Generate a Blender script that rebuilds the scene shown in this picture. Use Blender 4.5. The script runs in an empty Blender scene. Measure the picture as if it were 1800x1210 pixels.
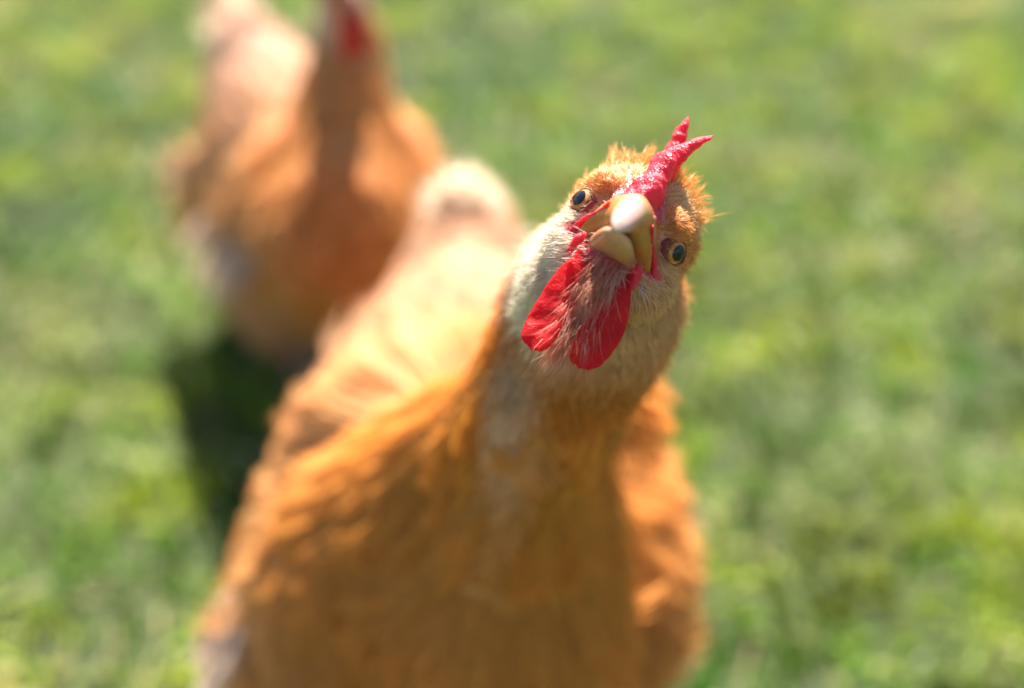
import bpy, math, random
import numpy as np
from mathutils import Vector, Matrix

random.seed(4)
RNG = np.random.default_rng(11)
sc = bpy.context.scene
col = sc.collection

# ------------------------------------------------------------------ camera
CAM_H, PITCH = 0.68, math.radians(35.0)
cd = bpy.data.cameras.new('camera')
cam = bpy.data.objects.new('camera', cd)
col.objects.link(cam)
cam.location = (0, 0, CAM_H)
cam.rotation_euler = (math.pi / 2 - PITCH, 0, 0)
cd.lens = 35.0
cd.sensor_width = 36.0
cd.clip_start = 0.02
cd.clip_end = 2000
cd.dof.use_dof = True
cd.dof.focus_distance = 0.293
cd.dof.aperture_fstop = 2.5
sc.camera = cam

# ------------------------------------------------------------------ sky, sun, exposure
SUN_EL, SUN_AZ = math.radians(49), math.radians(2)      # azimuth from +Y, negative = to the left
w = bpy.data.worlds.new('World')
sc.world = w
w.use_nodes = True
nt = w.node_tree
sky = nt.nodes.new('ShaderNodeTexSky')
sky.sky_type = 'NISHITA'
sky.sun_disc = False
sky.sun_elevation = SUN_EL
sky.sun_rotation = SUN_AZ
bg = nt.nodes['Background']
bg.inputs['Strength'].default_value = 0.055
nt.links.new(sky.outputs[0], bg.inputs['Color'])
sd = bpy.data.lights.new('sun', 'SUN')
sun = bpy.data.objects.new('sun', sd)
col.objects.link(sun)
sd.energy = 5.0
sd.angle = math.radians(0.53)
sd.color = (1.0, 0.96, 0.90)
sdir = Vector((math.sin(SUN_AZ) * math.cos(SUN_EL), math.cos(SUN_AZ) * math.cos(SUN_EL), math.sin(SUN_EL)))
sun.rotation_euler = sdir.to_track_quat('Z', 'Y').to_euler()
sun.location = sdir * 5
sc.view_settings.view_transform = 'Standard'
sc.view_settings.look = 'None'
sc.view_settings.gamma = 1.0
sc.view_settings.use_curve_mapping = False
sc.view_settings.exposure = 1.95
sc.render.engine = 'CYCLES'
sc.cycles.use_denoising = True
sc.cycles.max_bounces = 8
sc.cycles.transparent_max_bounces = 8
sc.cycles.sample_clamp_indirect = 6.0


# ------------------------------------------------------------------ small maths
def V(*a):
    return np.array(a, float)


def unit(a):
    a = np.asarray(a, float)
    return a / np.maximum(np.linalg.norm(a, axis=-1, keepdims=True), 1e-9)


def smooth(a, b, x):
    t = np.clip((x - a) / (b - a), 0, 1)
    return t * t * (3 - 2 * t)


def hashn(ix, iy, iz, seed):
    h = (ix * 374761393 + iy * 668265263 + iz * 2147483647 + seed * 1274126177) & 0xFFFFFFFF
    h = ((h ^ (h >> 13)) * 1274126177) & 0xFFFFFFFF
    return ((h ^ (h >> 16)) & 0xFFFF) / 65535.0


def noise(p, scale, seed=0):
    q = np.asarray(p, float) * scale
    i = np.floor(q).astype(np.int64)
    f = q - i
    f = f * f * (3 - 2 * f)
    out = 0
    for dx in (0, 1):
        for dy in (0, 1):
            for dz in (0, 1):
                wgt = (f[:, 0] if dx else 1 - f[:, 0]) * (f[:, 1] if dy else 1 - f[:, 1]) * (f[:, 2] if dz else 1 - f[:, 2])
                out = out + wgt * hashn(i[:, 0] + dx, i[:, 1] + dy, i[:, 2] + dz, seed)
    return out


def catmull(pts, n):
    pts = np.asarray(pts, float)
    P = np.vstack([2 * pts[0] - pts[1], pts, 2 * pts[-1] - pts[-2]])
    out = []
    for k in range(len(pts) - 1):
        t = np.linspace(0, 1, n, endpoint=(k == len(pts) - 2))[:, None]
        a, b, c, d = P[k], P[k + 1], P[k + 2], P[k + 3]
        out.append(0.5 * (2 * b + (c - a) * t + (2 * a - 5 * b + 4 * c - d) * t ** 2 + (3 * b - a - 3 * c + d) * t ** 3))
    return np.vstack(out)


def srgb(r, g, b):
    c = np.array([r, g, b], float) / 255
    return np.where(c <= 0.04045, c / 12.92, ((c + 0.055) / 1.055) ** 2.4)


# ------------------------------------------------------------------ mesh helpers
def mesh_np(name, verts, faces, colors=None, smooth_shade=True):
    """verts (n,3), faces (m,k) all with k corners (or a list of such arrays), colours per vertex."""
    if not isinstance(faces, list):
        faces = [faces]
    faces = [np.asarray(f, np.int32) for f in faces if len(f)]
    me = bpy.data.meshes.new(name)
    me.vertices.add(len(verts))
    me.vertices.foreach_set('co', np.asarray(verts, np.float32).ravel())
    loops = np.concatenate([f.ravel() for f in faces])
    sizes = np.concatenate([np.full(len(f), f.shape[1], np.int32) for f in faces])
    starts = np.concatenate([[0], np.cumsum(sizes)[:-1]]).astype(np.int32)
    me.loops.add(len(loops))
    me.loops.foreach_set('vertex_index', loops)
    me.polygons.add(len(sizes))
    me.polygons.foreach_set('loop_start', starts)
    me.update(calc_edges=True)
    me.polygons.foreach_set('use_smooth', np.full(len(sizes), smooth_shade))
    if colors is not None:
        a = me.color_attributes.new('col', 'FLOAT_COLOR', 'POINT')
        c = np.ones((len(verts), 4), np.float32)
        c[:, :3] = colors
        a.data.foreach_set('color', c.ravel())
    me.update()
    return me


def obj(name, me, mat=None, parent=None, kind=None):
    o = bpy.data.objects.new(name, me)
    col.objects.link(o)
    if mat is not None:
        me.materials.clear()
        me.materials.append(mat)
    if parent is not None:
        o.parent = parent
    if kind:
        o['kind'] = kind
    return o


def grid_faces(nu, nv, wrap_v=True, base=0):
    f = []
    for i in range(nu - 1):
        for j in range(nv if wrap_v else nv - 1):
            a, b = i * nv + j, i * nv + (j + 1) % nv
            f.append((a, b, b + nv, a + nv))
    return np.array(f, np.int32) + base


class Bag:
    """collects closed shapes that a voxel remesh then fuses into one skin"""
    def __init__(s):
        s.v, s.f, s.n = [], [], 0

    def add(s, v, f):
        s.v.append(np.asarray(v, float))
        s.f += [tuple(int(i) + s.n for i in q) for q in f]
        s.n += len(v)

    def ellipsoid(s, c, rad, axes=None, n=20, m=28):
        th = np.linspace(0, math.pi, n)
        ph = np.linspace(0, 2 * math.pi, m, endpoint=False)
        p = np.array([[math.cos(a), math.sin(a) * math.cos(b), math.sin(a) * math.sin(b)] for a in th[1:-1] for b in ph])
        p = np.vstack([p, [[1, 0, 0]], [[-1, 0, 0]]]) * np.asarray(rad)
        if axes is not None:
            p = p @ np.asarray(axes)
        p = p + np.asarray(c)
        f = [tuple(q) for q in grid_faces(n - 2, m)]
        L = (n - 2) * m
        f += [(L, (j + 1) % m, j) for j in range(m)]
        b = (n - 3) * m
        f += [(L + 1, b + j, b + (j + 1) % m) for j in range(m)]
        s.add(p, f)

    def loft(s, pts, w, h, up, m=28):
        """tube along pts with half width w (sideways) and half height h (along up)"""
        pts = np.asarray(pts)
        T = unit(np.gradient(pts, axis=0))
        up = np.broadcast_to(np.asarray(up, float), pts.shape)
        S = unit(np.cross(up, T))
        Uu = unit(np.cross(T, S))
        ph = np.linspace(0, 2 * math.pi, m, endpoint=False)
        ring = pts[:, None, :] + (S * w[:, None])[:, None, :] * np.cos(ph)[None, :, None] + (Uu * h[:, None])[:, None, :] * np.sin(ph)[None, :, None]
        v = ring.reshape(-1, 3)
        n = len(pts)
        f = [tuple(q) for q in grid_faces(n, m)]
        v = np.vstack([v, pts[:1], pts[-1:]])
        L = n * m
        f += [(L, (j + 1) % m, j) for j in range(m)]
        f += [(L + 1, (n - 1) * m + j, (n - 1) * m + (j + 1) % m) for j in range(m)]
        s.add(v, f)

    def fused(s, voxel, rounds, factor=0.5):
        me = bpy.data.meshes.new('tmp')
        me.from_pydata(np.vstack(s.v).tolist(), [], s.f)
        o = bpy.data.objects.new('tmp', me)
        col.objects.link(o)
        r = o.modifiers.new('r', 'REMESH')
        r.mode = 'VOXEL'
        r.voxel_size = voxel
        k = o.modifiers.new('s', 'SMOOTH')
        k.factor = factor
        k.iterations = rounds
        dg = bpy.context.evaluated_depsgraph_get()
        dg.update()
        ev = o.evaluated_get(dg)
        out = bpy.data.meshes.new_from_object(ev)
        bpy.data.objects.remove(o)
        bpy.data.meshes.remove(me)
        out.polygons.foreach_set('use_smooth', np.ones(len(out.polygons), bool))
        return out


def mesh_arrays(me):
    me.calc_loop_triangles()
    v = np.empty(len(me.vertices) * 3, np.float32)
    me.vertices.foreach_get('co', v)
    n = np.empty(len(me.vertices) * 3, np.float32)
    me.vertices.foreach_get('normal', n)
    t = np.empty(len(me.loop_triangles) * 3, np.int32)
    me.loop_triangles.foreach_get('vertices', t)
    return v.reshape(-1, 3).astype(float), n.reshape(-1, 3).astype(float), t.reshape(-1, 3)


def scatter(arr, n, weight, rng):
    """n random points on a skin, weighted by weight(centres, normals) and area"""
    v, nn, t = arr
    a, b, c = v[t[:, 0]], v[t[:, 1]], v[t[:, 2]]
    area = np.linalg.norm(np.cross(b - a, c - a), axis=1)
    cen = (a + b + c) / 3
    wt = area * weight(cen, unit(nn[t].mean(1)))
    wt = wt / wt.sum()
    k = rng.choice(len(t), n, p=wt)
    u = rng.random((n, 2))
    fl = u.sum(1) > 1
    u[fl] = 1 - u[fl]
    p = a[k] + (b - a)[k] * u[:, :1] + (c - a)[k] * u[:, 1:]
    nrm = unit(nn[t[k, 0]] * (1 - u.sum(1))[:, None] + nn[t[k, 1]] * u[:, :1] + nn[t[k, 2]] * u[:, 1:])
    return p, nrm


def ribbons(P, D, N, L, W, seg, lift, c0, c1, rng, curl=0.15, twist=0.6):
    """tapering hair-like strands; D runs along the skin, N stands off it"""
    n = len(P)
    ang = rng.normal(0, twist, n)
    S0 = unit(np.cross(D, N))
    S = S0 * np.cos(ang)[:, None] + N * np.sin(ang)[:, None]
    bend = rng.normal(0, curl, n)
    ts = np.linspace(0, 1, seg + 1)
    lift = np.broadcast_to(lift, (n,))
    vs, cs = [], []
    for t in ts:
        c = P + D * (L * t)[:, None] + N * (L * (lift * t - 0.55 * lift * t * t))[:, None] + S0 * (L * bend * t * t)[:, None]
        wdt = (W * (1 - t) ** 0.6 + 0.00002)[:, None]
        vs += [c - S * wdt * 0.5, c + S * wdt * 0.5]
        cc = c0 * (1 - t) + c1 * t
        cs += [cc, cc]
    k = len(vs)
    verts = np.stack(vs, 1).reshape(-1, 3)
    cols = np.stack(cs, 1).reshape(-1, 3)
    base = (np.arange(n) * k)[:, None]
    faces = np.vstack([base + np.array([2 * i, 2 * i + 1, 2 * i + 3, 2 * i + 2]) for i in range(seg)])
    return verts, faces, cols


def feathers(P, D, N, L, W, nb, lift, c0, c1, rng, cup=0.25, point=0.6, ragged=0.12, droop=0.5):
    """feathers made of barbs that leave a curved shaft on both sides"""
    n = len(P)
    S = unit(np.cross(D, N))
    lift = np.broadcast_to(lift, (n,))
    tilt = rng.normal(0, 0.06, n)
    N2 = unit(N + S * tilt[:, None])
    S = unit(np.cross(D, N2))
    L_, W_ = L[:, None], W[:, None]

    def shaft(t):
        return P + D * L_ * t + N2 * L_ * (lift[:, None] * (t - droop * t * t))
    vs, cs = [], []
    dt = 0.92 / nb
    for k in range(nb):
        t0 = 0.06 + dt * k
        rise = math.sin(min(1.0, (t0 + 0.10) / 0.45) * math.pi / 2)
        fall = 1 - point * max(0.0, (t0 - 0.35) / 0.65) ** 1.7
        prof = max(0.10, rise * fall)
        a, b = shaft(t0), shaft(t0 + dt * 0.95)
        for sgn in (-1, 1):
            ln = prof * (1 + rng.normal(0, ragged, (n, 1)))
            fwd = (0.55 + 0.55 * t0 + rng.normal(0, 0.06, (n, 1)))
            off = S * sgn * W_ * 0.5 * ln + D * W_ * fwd * ln - N2 * W_ * cup * ln * ln * 0.5
            j = rng.normal(1, 0.07, (n, 1))
            cb = (c0 * (1 - t0) + c1 * t0) * j
            te = min(1, t0 + 0.25)
            ce = (c0 * (1 - te) + c1 * te) * j
            vs += [a, b, b + off, a + off * 0.93 + (b - a) * 0.55]
            cs += [cb, cb, ce, ce]
    # shaft tip
    m = len(vs)
    verts = np.stack(vs, 1).reshape(-1, 3)
    cols = np.stack(cs, 1).reshape(-1, 3)
    base = (np.arange(n) * m)[:, None]
    faces = np.vstack([base + np.array([4 * i, 4 * i + 1, 4 * i + 2, 4 * i + 3]) for i in range(m // 4)])
    return verts, faces, np.clip(cols, 0.002, 0.95)


def plumes(P, D, N, L, W, K, lift, c0, c1, rng, hw, loose=0.12):
    """soft feathers drawn strand by strand: K fine barbs that leave the shaft and sweep forward to a tapering tip"""
    n = len(P)
    S = unit(np.cross(D, N))
    rr = lambda a, b: rng.uniform(a, b, (n, K))
    t0 = rr(0.0, 0.72)
    sd = np.where(rng.random((n, K)) < 0.5, -1.0, 1.0)
    prof = np.sin(np.minimum(1, (t0 + 0.25) / 0.5) * math.pi / 2) * (1 - np.maximum(0, (t0 - 0.15) / 0.62) ** 1.4 * 0.9)
    lat = sd * prof * rr(0.55, 1.0) * 0.5 * W[:, None]
    adv = rr(0.22, 0.34)
    cut = 1 + rng.normal(0, loose, (n, K))
    jn = rng.normal(0, 0.06, (n, K)) * L[:, None]
    tilt = rng.normal(0, 0.5, (n, K))
    wv = hw * rr(0.7, 1.3)
    br = rr(0.86, 1.14)
    vs, cs = [], []
    for k, (a, b) in enumerate(((0.0, 0.0), (0.45, 0.62), (0.8, 0.92), (1.0, 1.0))):
        t = t0 + adv * a * cut
        x = lat * b
        h = lift[:, None] * (t - 0.45 * t * t) * L[:, None] + jn * a - 0.5 * x * x / np.maximum(W[:, None], 1e-6)
        c = P[:, None] + D[:, None] * (t * L[:, None])[..., None] + S[:, None] * x[..., None] + N[:, None] * h[..., None]
        ww = wv * (1 - 0.85 * a) * 0.5
        sv = S[:, None] * np.cos(tilt)[..., None] + N[:, None] * np.sin(tilt)[..., None]
        vs += [c - sv * ww[..., None], c + sv * ww[..., None]]
        tt = np.clip(t0 * 0.75 + 0.5 * a, 0, 1)[..., None]
        cc = (c0[:, None] * (1 - tt) + c1[:, None] * tt) * br[..., None]
        cs += [cc, cc]
    m = len(vs)
    verts = np.stack(vs, 2).reshape(-1, 3)
    cols = np.clip(np.stack(cs, 2).reshape(-1, 3), 0.002, 0.95)
    base = (np.arange(n * K) * m)[:, None]
    faces = np.vstack([base + np.array([2 * i, 2 * i + 1, 2 * i + 3, 2 * i + 2]) for i in range(m // 2 - 1)])
    return verts, faces, cols


def merge(parts):
    vs, fs, cs, n = [], [], [], 0
    for v, f, c in parts:
        vs.append(v)
        fs.append(f + n)
        cs.append(c)
        n += len(v)
    return np.vstack(vs), np.vstack(fs), np.vstack(cs)


# ------------------------------------------------------------------ materials
def new_mat(name):
    m = bpy.data.materials.new(name)
    m.use_nodes = True
    m.node_tree.nodes.clear()
    N = m.node_tree.nodes
    out = N.new('ShaderNodeOutputMaterial')
    return m, N, m.node_tree.links, out


def plume_mat(name, trans=0.35, rough=0.45, spec=0.35, sheen=0.15):
    m, N, Lk, out = new_mat(name)
    at = N.new('ShaderNodeAttribute')
    at.attribute_name = 'col'
    pr = N.new('ShaderNodeBsdfPrincipled')
    pr.inputs['Roughness'].default_value = rough
    pr.inputs['Specular IOR Level'].default_value = spec
    pr.inputs['Sheen Weight'].default_value = sheen
    pr.inputs['Sheen Roughness'].default_value = 0.4
    tr = N.new('ShaderNodeBsdfTranslucent')
    mx = N.new('ShaderNodeMixShader')
    mx.inputs[0].default_value = trans
    Lk.new(at.outputs['Color'], pr.inputs['Base Color'])
    Lk.new(at.outputs['Color'], tr.inputs['Color'])
    Lk.new(pr.outputs[0], mx.inputs[1])
    Lk.new(tr.outputs[0], mx.inputs[2])
    Lk.new(mx.outputs[0], out.inputs[0])
    return m


def skin_mat():
    m, N, Lk, out = new_mat('hen_skin')
    at = N.new('ShaderNodeAttribute')
    at.attribute_name = 'col'
    pr = N.new('ShaderNodeBsdfPrincipled')
    pr.inputs['Roughness'].default_value = 0.42
    pr.inputs['Specular IOR Level'].default_value = 0.5
    pr.inputs['Subsurface Weight'].default_value = 0.25
    pr.inputs['Subsurface Radius'].default_value = (1.0, 0.25, 0.15)
    pr.inputs['Subsurface Scale'].default_value = 0.002
    vo = N.new('ShaderNodeTexVoronoi')
    vo.inputs['Scale'].default_value = 900
    tc = N.new('ShaderNodeTexCoord')
    bp = N.new('ShaderNodeBump')
    bp.inputs['Strength'].default_value = 0.5
    bp.inputs['Distance'].default_value = 0.0006
    Lk.new(tc.outputs['Object'], vo.inputs['Vector'])
    Lk.new(vo.outputs['Distance'], bp.inputs['Height'])
    Lk.new(bp.outputs[0], pr.inputs['Normal'])
    Lk.new(at.outputs['Color'], pr.inputs['Base Color'])
    Lk.new(pr.outputs[0], out.inputs[0])
    return m


def flesh_mat(name, base, dark, trans=0.35, scale=700, rough=0.36, stip=0.5, wrinkle=0.0):
    """comb and wattle flesh: pimpled, wet-looking, lets light through"""
    m, N, Lk, out = new_mat(name)
    tc = N.new('ShaderNodeTexCoord')
    vo = N.new('ShaderNodeTexVoronoi')
    vo.inputs['Scale'].default_value = scale
    ns = N.new('ShaderNodeTexNoise')
    ns.inputs['Scale'].default_value = 160
    ns.inputs['Detail'].default_value = 4
    rp = N.new('ShaderNodeValToRGB')
    rp.color_ramp.elements[0].position = 0.3
    rp.color_ramp.elements[0].color = (*dark, 1)
    rp.color_ramp.elements[1].position = 0.62
    rp.color_ramp.elements[1].color = (*base, 1)
    pr = N.new('ShaderNodeBsdfPrincipled')
    pr.inputs['Roughness'].default_value = rough
    pr.inputs['Specular IOR Level'].default_value = 0.42
    pr.inputs['Subsurface Weight'].default_value = 0.6
    pr.inputs['Subsurface Radius'].default_value = (1.0, 0.12, 0.10)
    pr.inputs['Subsurface Scale'].default_value = 0.003
    tr = N.new('ShaderNodeBsdfTranslucent')
    mx = N.new('ShaderNodeMixShader')
    mx.inputs[0].default_value = trans
    bp = N.new('ShaderNodeBump')
    bp.inputs['Strength'].default_value = stip
    bp.inputs['Distance'].default_value = 0.0005
    Lk.new(tc.outputs['Object'], vo.inputs['Vector'])
    Lk.new(tc.outputs['Object'], ns.inputs['Vector'])
    Lk.new(ns.outputs['Fac'], rp.inputs['Fac'])
    Lk.new(vo.outputs['Distance'], bp.inputs['Height'])
    if wrinkle:
        wn = N.new('ShaderNodeTexNoise')
        wn.inputs['Scale'].default_value = 260
        wn.inputs['Detail'].default_value = 3
        wn.inputs['Distortion'].default_value = 1.5
        b2 = N.new('ShaderNodeBump')
        b2.inputs['Strength'].default_value = wrinkle
        b2.inputs['Distance'].default_value = 0.0018
        Lk.new(tc.outputs['Object'], wn.inputs['Vector'])
        Lk.new(wn.outputs['Fac'], b2.inputs['Height'])
        Lk.new(b2.outputs[0], bp.inputs['Normal'])
    Lk.new(bp.outputs[0], pr.inputs['Normal'])
    Lk.new(rp.outputs[0], pr.inputs['Base Color'])
    Lk.new(rp.outputs[0], tr.inputs['Color'])
    Lk.new(pr.outputs[0], mx.inputs[1])
    Lk.new(tr.outputs[0], mx.inputs[2])
    Lk.new(mx.outputs[0], out.inputs[0])
    return m


def horn_mat():
    m, N, Lk, out = new_mat('beak_horn')
    at = N.new('ShaderNodeAttribute')
    at.attribute_name = 'col'
    tc = N.new('ShaderNodeTexCoord')
    ns = N.new('ShaderNodeTexNoise')
    ns.inputs['Scale'].default_value = 130
    ns.inputs['Detail'].default_value = 5
    mxc = N.new('ShaderNodeMix')
    mxc.data_type = 'RGBA'
    mxc.blend_type = 'MULTIPLY'
    mxc.inputs[0].default_value = 0.6
    pr = N.new('ShaderNodeBsdfPrincipled')
    pr.inputs['Roughness'].default_value = 0.28
    pr.inputs['Specular IOR Level'].default_value = 0.5
    pr.inputs['Subsurface Weight'].default_value = 0.5
    pr.inputs['Subsurface Radius'].default_value = (1.0, 0.6, 0.35)
    pr.inputs['Subsurface Scale'].default_value = 0.0025
    bp = N.new('ShaderNodeBump')
    bp.inputs['Strength'].default_value = 0.12
    bp.inputs['Distance'].default_value = 0.0005
    Lk.new(tc.outputs['Object'], ns.inputs['Vector'])
    Lk.new(at.outputs['Color'], mxc.inputs[6])
    Lk.new(ns.outputs['Color'], mxc.inputs[7])
    Lk.new(ns.outputs['Fac'], bp.inputs['Height'])
    Lk.new(mxc.outputs[2], pr.inputs['Base Color'])
    Lk.new(bp.outputs[0], pr.inputs['Normal'])
    Lk.new(pr.outputs[0], out.inputs[0])
    return m


def plain_mat(name, c, rough=0.4, spec=0.5, sss=0.0):
    m, N, Lk, out = new_mat(name)
    pr = N.new('ShaderNodeBsdfPrincipled')
    pr.inputs['Base Color'].default_value = (*c, 1)
    pr.inputs['Roughness'].default_value = rough
    pr.inputs['Specular IOR Level'].default_value = spec
    pr.inputs['Subsurface Weight'].default_value = sss
    pr.inputs['Subsurface Scale'].default_value = 0.002
    Lk.new(pr.outputs[0], out.inputs[0])
    return m


def col_mat(name, rough=0.3, spec=0.5):
    m, N, Lk, out = new_mat(name)
    at = N.new('ShaderNodeAttribute')
    at.attribute_name = 'col'
    pr = N.new('ShaderNodeBsdfPrincipled')
    pr.inputs['Roughness'].default_value = rough
    pr.inputs['Specular IOR Level'].default_value = spec
    Lk.new(at.outputs['Color'], pr.inputs['Base Color'])
    Lk.new(pr.outputs[0], out.inputs[0])
    return m


def glass_mat():
    m, N, Lk, out = new_mat('cornea_clear')
    tr = N.new('ShaderNodeBsdfTransparent')
    gl = N.new('ShaderNodeBsdfGlossy')
    gl.inputs['Roughness'].default_value = 0.03
    mx = N.new('ShaderNodeMixShader')
    mx.inputs[0].default_value = 0.035
    Lk.new(tr.outputs[0], mx.inputs[1])
    Lk.new(gl.outputs[0], mx.inputs[2])
    Lk.new(mx.outputs[0], out.inputs[0])
    return m


def lawn_mat():
    m, N, Lk, out = new_mat('lawn_soil')
    tc = N.new('ShaderNodeTexCoord')
    n1 = N.new('ShaderNodeTexNoise')
    n1.inputs['Scale'].default_value = 3.0
    n1.inputs['Detail'].default_value = 8
    n2 = N.new('ShaderNodeTexNoise')
    n2.inputs['Scale'].default_value = 90
    n2.inputs['Detail'].default_value = 6
    r1 = N.new('ShaderNodeValToRGB')
    r1.color_ramp.elements[0].position = 0.35
    r1.color_ramp.elements[0].color = (0.045, 0.075, 0.014, 1)
    r1.color_ramp.elements[1].position = 0.65
    r1.color_ramp.elements[1].color = (0.11, 0.13, 0.035, 1)
    r2 = N.new('ShaderNodeValToRGB')
    r2.color_ramp.elements[0].position = 0.35
    r2.color_ramp.elements[0].color = (0.35, 0.33, 0.3, 1)
    r2.color_ramp.elements[1].position = 0.7
    r2.color_ramp.elements[1].color = (1, 1, 1, 1)
    mx = N.new('ShaderNodeMix')
    mx.data_type = 'RGBA'
    mx.blend_type = 'MULTIPLY'
    mx.inputs[0].default_value = 1
    pr = N.new('ShaderNodeBsdfPrincipled')
    pr.inputs['Roughness'].default_value = 0.9
    bp = N.new('ShaderNodeBump')
    bp.inputs['Strength'].default_value = 0.8
    bp.inputs['Distance'].default_value = 0.01
    Lk.new(tc.outputs['Object'], n1.inputs['Vector'])
    Lk.new(tc.outputs['Object'], n2.inputs['Vector'])
    Lk.new(n1.outputs['Fac'], r1.inputs['Fac'])
    Lk.new(n2.outputs['Fac'], r2.inputs['Fac'])
    Lk.new(r1.outputs[0], mx.inputs[6])
    Lk.new(r2.outputs[0], mx.inputs[7])
    Lk.new(mx.outputs[2], pr.inputs['Base Color'])
    Lk.new(n2.outputs['Fac'], bp.inputs['Height'])
    Lk.new(bp.outputs[0], pr.inputs['Normal'])
    Lk.new(pr.outputs[0], out.inputs[0])
    return m


M = {
    'plume': plume_mat('buff_plumage', 0.40, 0.60, 0.22, 0.0),
    'tail': plume_mat('pale_tail_plumage', 0.55, 0.60, 0.22, 0.0),
    'down': plume_mat('face_down', 0.35, 0.50, 0.35, 0.0),
    'skin': skin_mat(),
    'comb': flesh_mat('comb_flesh', (0.80, 0.045, 0.080), (0.64, 0.018, 0.040), 0.28, 1500, 0.45, 0.6),
    'wattle': flesh_mat('wattle_flesh', (0.90, 0.022, 0.028), (0.74, 0.010, 0.016), 0.6, 1500, 0.55, 0.2, 0.35),
    'horn': horn_mat(),
    'iris': col_mat('iris_amber', 0.5, 0.2),
    'pupil': plain_mat('pupil_black', (0.004, 0.005, 0.008), 0.3, 0.12),
    'cornea': glass_mat(),
    'lid': plain_mat('eyelid_skin', (0.20, 0.045, 0.04), 0.7, 0.2, 0.2),
    'nostril': plain_mat('nostril_flap', (0.55, 0.16, 0.10), 0.35, 0.5, 0.3),
    'mouth': plain_mat('mouth_lining', (0.45, 0.03, 0.03), 0.3, 0.5, 0.2),
    'shank': plain_mat('pale_leg_scale', (0.62, 0.42, 0.34), 0.45, 0.4, 0.1),
    'lawn': lawn_mat(),
    'grass': plume_mat('grass_blade', 0.40, 0.55, 0.22, 0.0),
}

# ------------------------------------------------------------------ lawn
g = 600
lawn = obj('lawn', mesh_np('lawn', np.array([[-g, -g, 0], [g, -g, 0], [g, g, 0], [-g, g, 0]], float), np.array([[0, 1, 2, 3]])), M['lawn'], kind='structure')


def grass_patch(n, xr, yr, rng, keep=None, hmul=1.0, wmul=1.0):
    p = np.zeros((n, 3))
    p[:, 0] = rng.uniform(*xr, n)
    p[:, 1] = rng.uniform(*yr, n)
    if keep is not None:
        p = p[keep(p)]
        n = len(p)
    # tufts: pull blades towards tuft centres
    cell = 0.035
    c = np.floor(p[:, :2] / cell).astype(np.int64)
    cx = (c[:, 0] + hashn(c[:, 0], c[:, 1], 0, 5)) * cell
    cy = (c[:, 1] + hashn(c[:, 0], c[:, 1], 1, 5)) * cell
    k = 0.35
    p[:, 0] += (cx - p[:, 0]) * k
    p[:, 1] += (cy - p[:, 1]) * k
    big = noise(p, 2.3, 1) * 0.6 + noise(p, 5.5, 2) * 0.4
    mid = noise(p, 13, 3)
    small = noise(p, 38, 4)
    h = (0.016 + 0.026 * rng.random(n) + 0.022 * (mid - 0.5)) * hmul
    h *= np.where(small > 0.62, 1.5, 1.0)
    wd = (0.0020 + 0.0022 * rng.random(n)) * wmul
    az = rng.uniform(0, 2 * math.pi, n) + 0 * mid
    # neighbouring blades lean the same way
    az = np.where(rng.random(n) < 0.6, noise(p, 9, 7) * 4 * math.pi, az)
    lean = rng.uniform(0.2, 1.25, n)
    d = np.stack([np.cos(az) * np.sin(lean), np.sin(az) * np.sin(lean), np.cos(lean)], 1)
    side = unit(np.cross(d, V(0, 0, 1)) + 1e-6)
    tw = rng.uniform(-0.8, 0.8, n)[:, None]
    side = unit(side * np.cos(tw) + np.cross(d, side) * np.sin(tw))
    green = srgb(112, 148, 28)
    deep = srgb(62, 108, 20)
    lime = srgb(158, 172, 44)
    straw = srgb(212, 194, 140)
    blue = srgb(128, 158, 76)
    t = smooth(0.36, 0.62, big)[:, None]
    c_ = deep * (1 - t) + green * t
    t = smooth(0.42, 0.74, mid)[:, None]
    c_ = c_ * (1 - t) + lime * t
    t = (smooth(0.55, 0.8, noise(p, 8, 9)) * 0.7)[:, None]
    c_ = c_ * (1 - t) + blue * t
    dry = (rng.random(n) < 0.06 + 0.36 * smooth(0.58, 0.8, noise(p, 6, 12)))[:, None]
    c_ = np.where(dry, straw * 0.9, c_)
    c_ = c_ * rng.uniform(0.65, 1.5, (n, 1)) * (0.50 + 0.50 * smooth(0.25, 0.75, noise(p, 21, 15)))[:, None]
    c_ = np.where(rng.random((n, 1)) < 0.008, srgb(236, 230, 196), c_)  # a few near-white blades, painted to stand in for sun glints
    droop = rng.uniform(0.0, 0.5, n)
    vs, cs = [], []
    for t in (0.0, 0.5, 1.0):
        q = p + d * (h * t)[:, None]
        q[:, 2] -= h * droop * t * t
        q[:, 2] = np.maximum(q[:, 2], 0.002 if t > 0 else -0.004)
        ww = (wd * (1.0 if t < 0.6 else 0.25))[:, None] * 0.5
        vs += [q - side * ww, q + side * ww]
        cs += [c_, c_]
    verts = np.stack(vs, 1).reshape(-1, 3)
    cols = np.stack(cs, 1).reshape(-1, 3)
    base = (np.arange(n) * 6)[:, None]
    faces = np.vstack([base + np.array([0, 1, 3, 2]), base + np.array([2, 3, 5, 4])])
    return verts, faces, cols


rg = np.random.default_rng(3)


def near(p):
    return np.abs(p[:, 0]) < 0.55 + 0.55 * p[:, 1]


gr = [grass_patch(130000, (-2.1, 2.1), (0.2, 2.6), rg, near),
      grass_patch(38000, (-5, 5), (2.6, 7.0), rg, lambda p: np.abs(p[:, 0]) < 0.7 + 0.65 * p[:, 1], 1.2, 1.7),
      grass_patch(30000, (-2.6, 2.6), (-2.5, 0.2), rg, None, 1.1, 1.5)]
gv, gf, gc = merge(gr)
obj('grass', mesh_np('grass', gv, gf, np.clip(gc, 0.003, 0.8), False), M['grass'], kind='stuff')


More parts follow.
